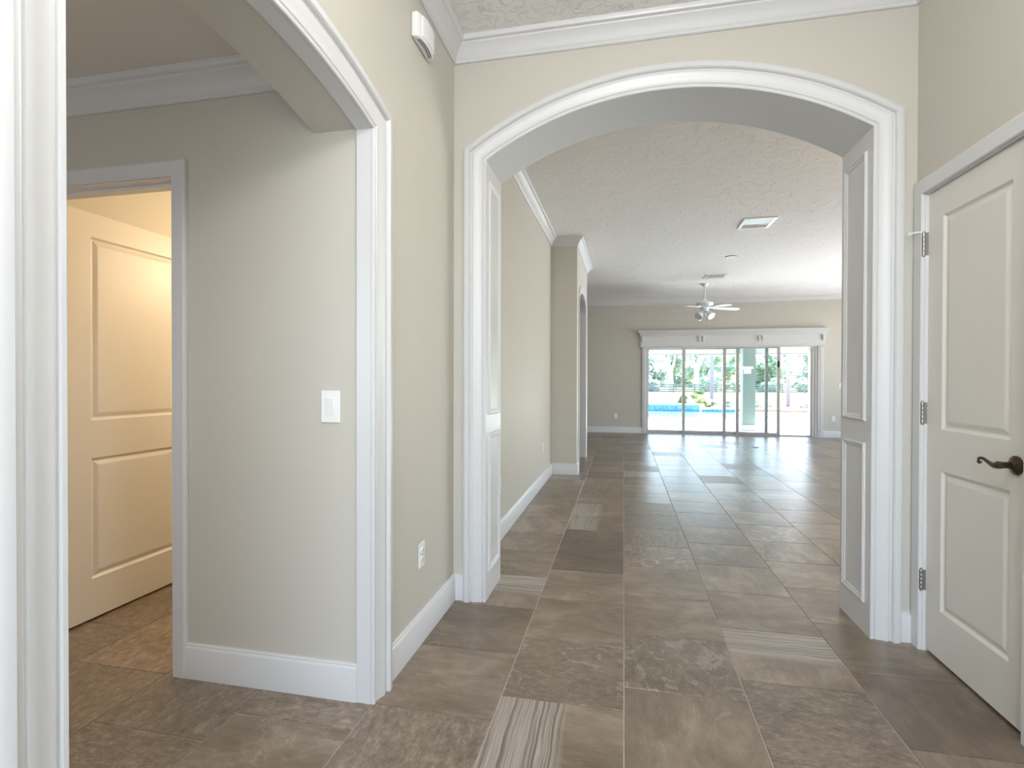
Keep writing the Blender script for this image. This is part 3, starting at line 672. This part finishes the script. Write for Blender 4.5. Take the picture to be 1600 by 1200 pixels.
# planting bed and shrubs behind the pool
struct(MB().box(-12, 16, 22.6, 25.9, -.05, .06).build('planting_ground', M_mulch), 'mulched planting bed behind the raised pool wall', 'planting bed')
def leaves(n, rx, ry, rz, size, seed, cz=0, clumps=9):
    g = random.Random(seed); m = MB()
    cl = [(g.uniform(-.62, .62)*rx, g.uniform(-.62, .62)*ry, cz+g.uniform(-.9, .9)*rz, g.uniform(.3, .5)) for _ in range(clumps)]
    for _ in range(n):
        c = g.choice(cl)
        d = Vector((g.gauss(0, 1), g.gauss(0, 1), g.gauss(0, 1))).normalized()*g.random()**.4*c[3]
        p = Vector((c[0]+d.x*rx, c[1]+d.y*ry, c[2]+d.z*rz*.9))
        u = Vector((g.gauss(0, 1), g.gauss(0, 1), g.gauss(0, 1))).normalized(); v = u.orthogonal().normalized()
        s_ = size*g.uniform(.6, 1.4)
        m.add([p-u*s_, p+v*s_*.5, p+u*s_, p-v*s_*.5], [(0, 1, 2, 3)])
    return m
def plant(x, y, z, r, h, mt, label, seed, group=None):
    t = empty('garden_shrub', (0, 0, 0), label, 'shrub', group)
    MB().tube([(0, 0, 0), (.02, 0, h*.3), (0, .02, h*.6)], [.03, .02, .01], 6).build('stem', M_bark, t)
    leaves(420, r, r, h*.42, .09, seed, cz=h*.58, clumps=7).build('foliage', mt, t, recalc=False)
    t.location = (x, y, z); return t
for i, (x, y, r, h, k, lab) in enumerate(((1.52, 23.6, .48, .34, 0, 'low dull shrub at the left end of the planting bed'), (2.42, 23.7, .3, .55, 2, 'bright yellow green shrub just left of the first glass mullion'),
        (3.15, 23.6, .38, .75, 2, 'taller bright yellow green shrub right of the first glass mullion'), (3.75, 23.9, .3, .34, 0, 'small shrub at the foot of the left screen post'), (4.6, 24.2, .4, .34, 1, 'low grey shrub right of the left screen post'),
        (5.9, 24.3, .5, .36, 0, 'low shrub seen right of the pale column'), (7.55, 24.4, .25, .22, 1, 'tiny shrub beside the right screen post'), (8.35, 24.8, .27, .3, 0, 'small shrub near the right edge of the open doorway'), (.35, 23.6, .38, .34, 1, 'low shrub partly hidden by the left door jamb'))):
    plant(x, y, .03, r, h, M_leaf[k], lab, 40+i)
# fence
fe = empty('rail_fence', (12, 68, -.3), 'long black rail fence at the end of the lawn', 'fence')
for z in (.05, .32, .59, .86):
    MB().box(-14, 40, 67.96, 68.0, -.3+z, -.3+z+.15).build('rail', M_fence, fe)
for k in range(22):
    MB().box(-14+2.5*k, -13.86+2.5*k, 68.0, 68.14, -.3, .82).build('post', M_fence, fe)
# trees beyond the fence
protos = {}
def crown_me(seed):
    m = leaves(2600, 3.4, 3.0, 3.6, .42, seed, cz=5.4, clumps=18); m2 = leaves(1000, 3.2, 2.6, .9, .36, seed+9, cz=1.4, clumps=10)
    m.add(m2.v, m2.f); return m
row = 'washed-out tree, %s row beyond the fence, %s'
spots = [(-3, 76, row % ('front', 'hidden left of the sliding doors')), (4, 76, row % ('front', 'seen through the first glass panel')), (11, 76.3, row % ('front', 'left of the pale column')),
         (18, 75.8, row % ('front', 'beside the right screen post')), (25, 76, row % ('front', 'at the right edge of the open doorway')), (32, 76, row % ('front', 'hidden right of the open doorway')),
         (.5, 83.5, row % ('back', 'hidden left of the first glass panel')), (7.5, 84, row % ('back', 'seen through the second glass panel')), (14.5, 83.5, row % ('back', 'seen behind the pale column')), (21.5, 84, row % ('back', 'seen in the open doorway right of the handle')), (28.5, 83.5, row % ('back', 'hidden behind the right door jamb'))]
for i, (x, y, lab) in enumerate(spots):
    t = empty('tree', (0, 0, 0), lab, 'tree', 'trees beyond the fence')
    g = random.Random(90+i); lean = g.uniform(-.7, .7)
    MB().tube([(0, 0, 0), (lean*.2, 0, 1.4), (lean*.7, .1, 3.2), (lean*1.1, .2, 5.2), (lean*.9, .3, 8)], [.5, .36, .3, .24, .1], 9).build('trunk', M_bark, t, smooth=60)
    k = i % 3
    if k not in protos: protos[k] = crown_me(200+k).build('foliage', M_leaf[k % 2], t, recalc=False)
    else:
        c = protos[k].copy(); C.objects.link(c); c.parent = t; c.rotation_euler = (0, 0, math.pi*(i % 2))
    t.location = (x, y, -.3); t.scale = (.95, .95, g.uniform(.68, .8))
for i, (x, y, lean, lab) in enumerate(((6.0, 69.2, -.6, 'leaning pale trunked tree seen through the first glass panel'), (8.75, 69.3, .5, 'leaning pale trunked tree seen through the second glass panel'))):
    t = empty('tree', (0, 0, 0), lab, 'tree', 'trees beyond the fence')
    MB().tube([(0, 0, 0), (lean*.3, 0, 1.3), (lean*.4, .1, 2.6), (lean*1.1, .1, 4.0), (lean*1.4, .1, 5.6), (lean, .1, 7.4)], [.42, .32, .30, .24, .2, .09], 9).tube([(lean*.4, .1, 2.5), (-lean*.3, .1, 3.6), (-lean*.7, 0, 5.4)], [.2, .15, .09], 8).build('trunk', M_bark, t, smooth=60)
    leaves(420, 1.0, 1.6, .8, .3, 500+i, cz=7.3, clumps=7).build('foliage', M_leaf[1], t, recalc=False)
    t.location = (x, y, -.3)
for i, x in enumerate((-1.5, 3.3, 10.9, 13.0 + 1.6, 18.3, 22.0, 25.7, 29.4)):
    g = random.Random(300+i)
    t = empty('hedge_shrub', (0, 0, 0), 'grey green shrub behind the fence, %s' % ('hidden left of the sliding doors', 'at the left edge of the first glass panel', 'just left of the left screen post', 'seen through the third glass panel', 'just right of the pale column', 'beside the right screen post', 'at the right edge of the open doorway', 'hidden right of the open doorway')[i], 'shrub', 'shrubs behind the fence')
    if 'h' not in protos: protos['h'] = leaves(1100, 1.45, .85, 1.1, .26, 77, cz=1.2, clumps=12).build('foliage', M_leaf[1], t, recalc=False)
    else:
        c = protos['h'].copy(); C.objects.link(c); c.parent = t; c.rotation_euler = (0, 0, math.pi*(i % 2))
    t.location = (x, 71.3, -.3); t.scale = (1, 1, g.uniform(.7, 1.2))
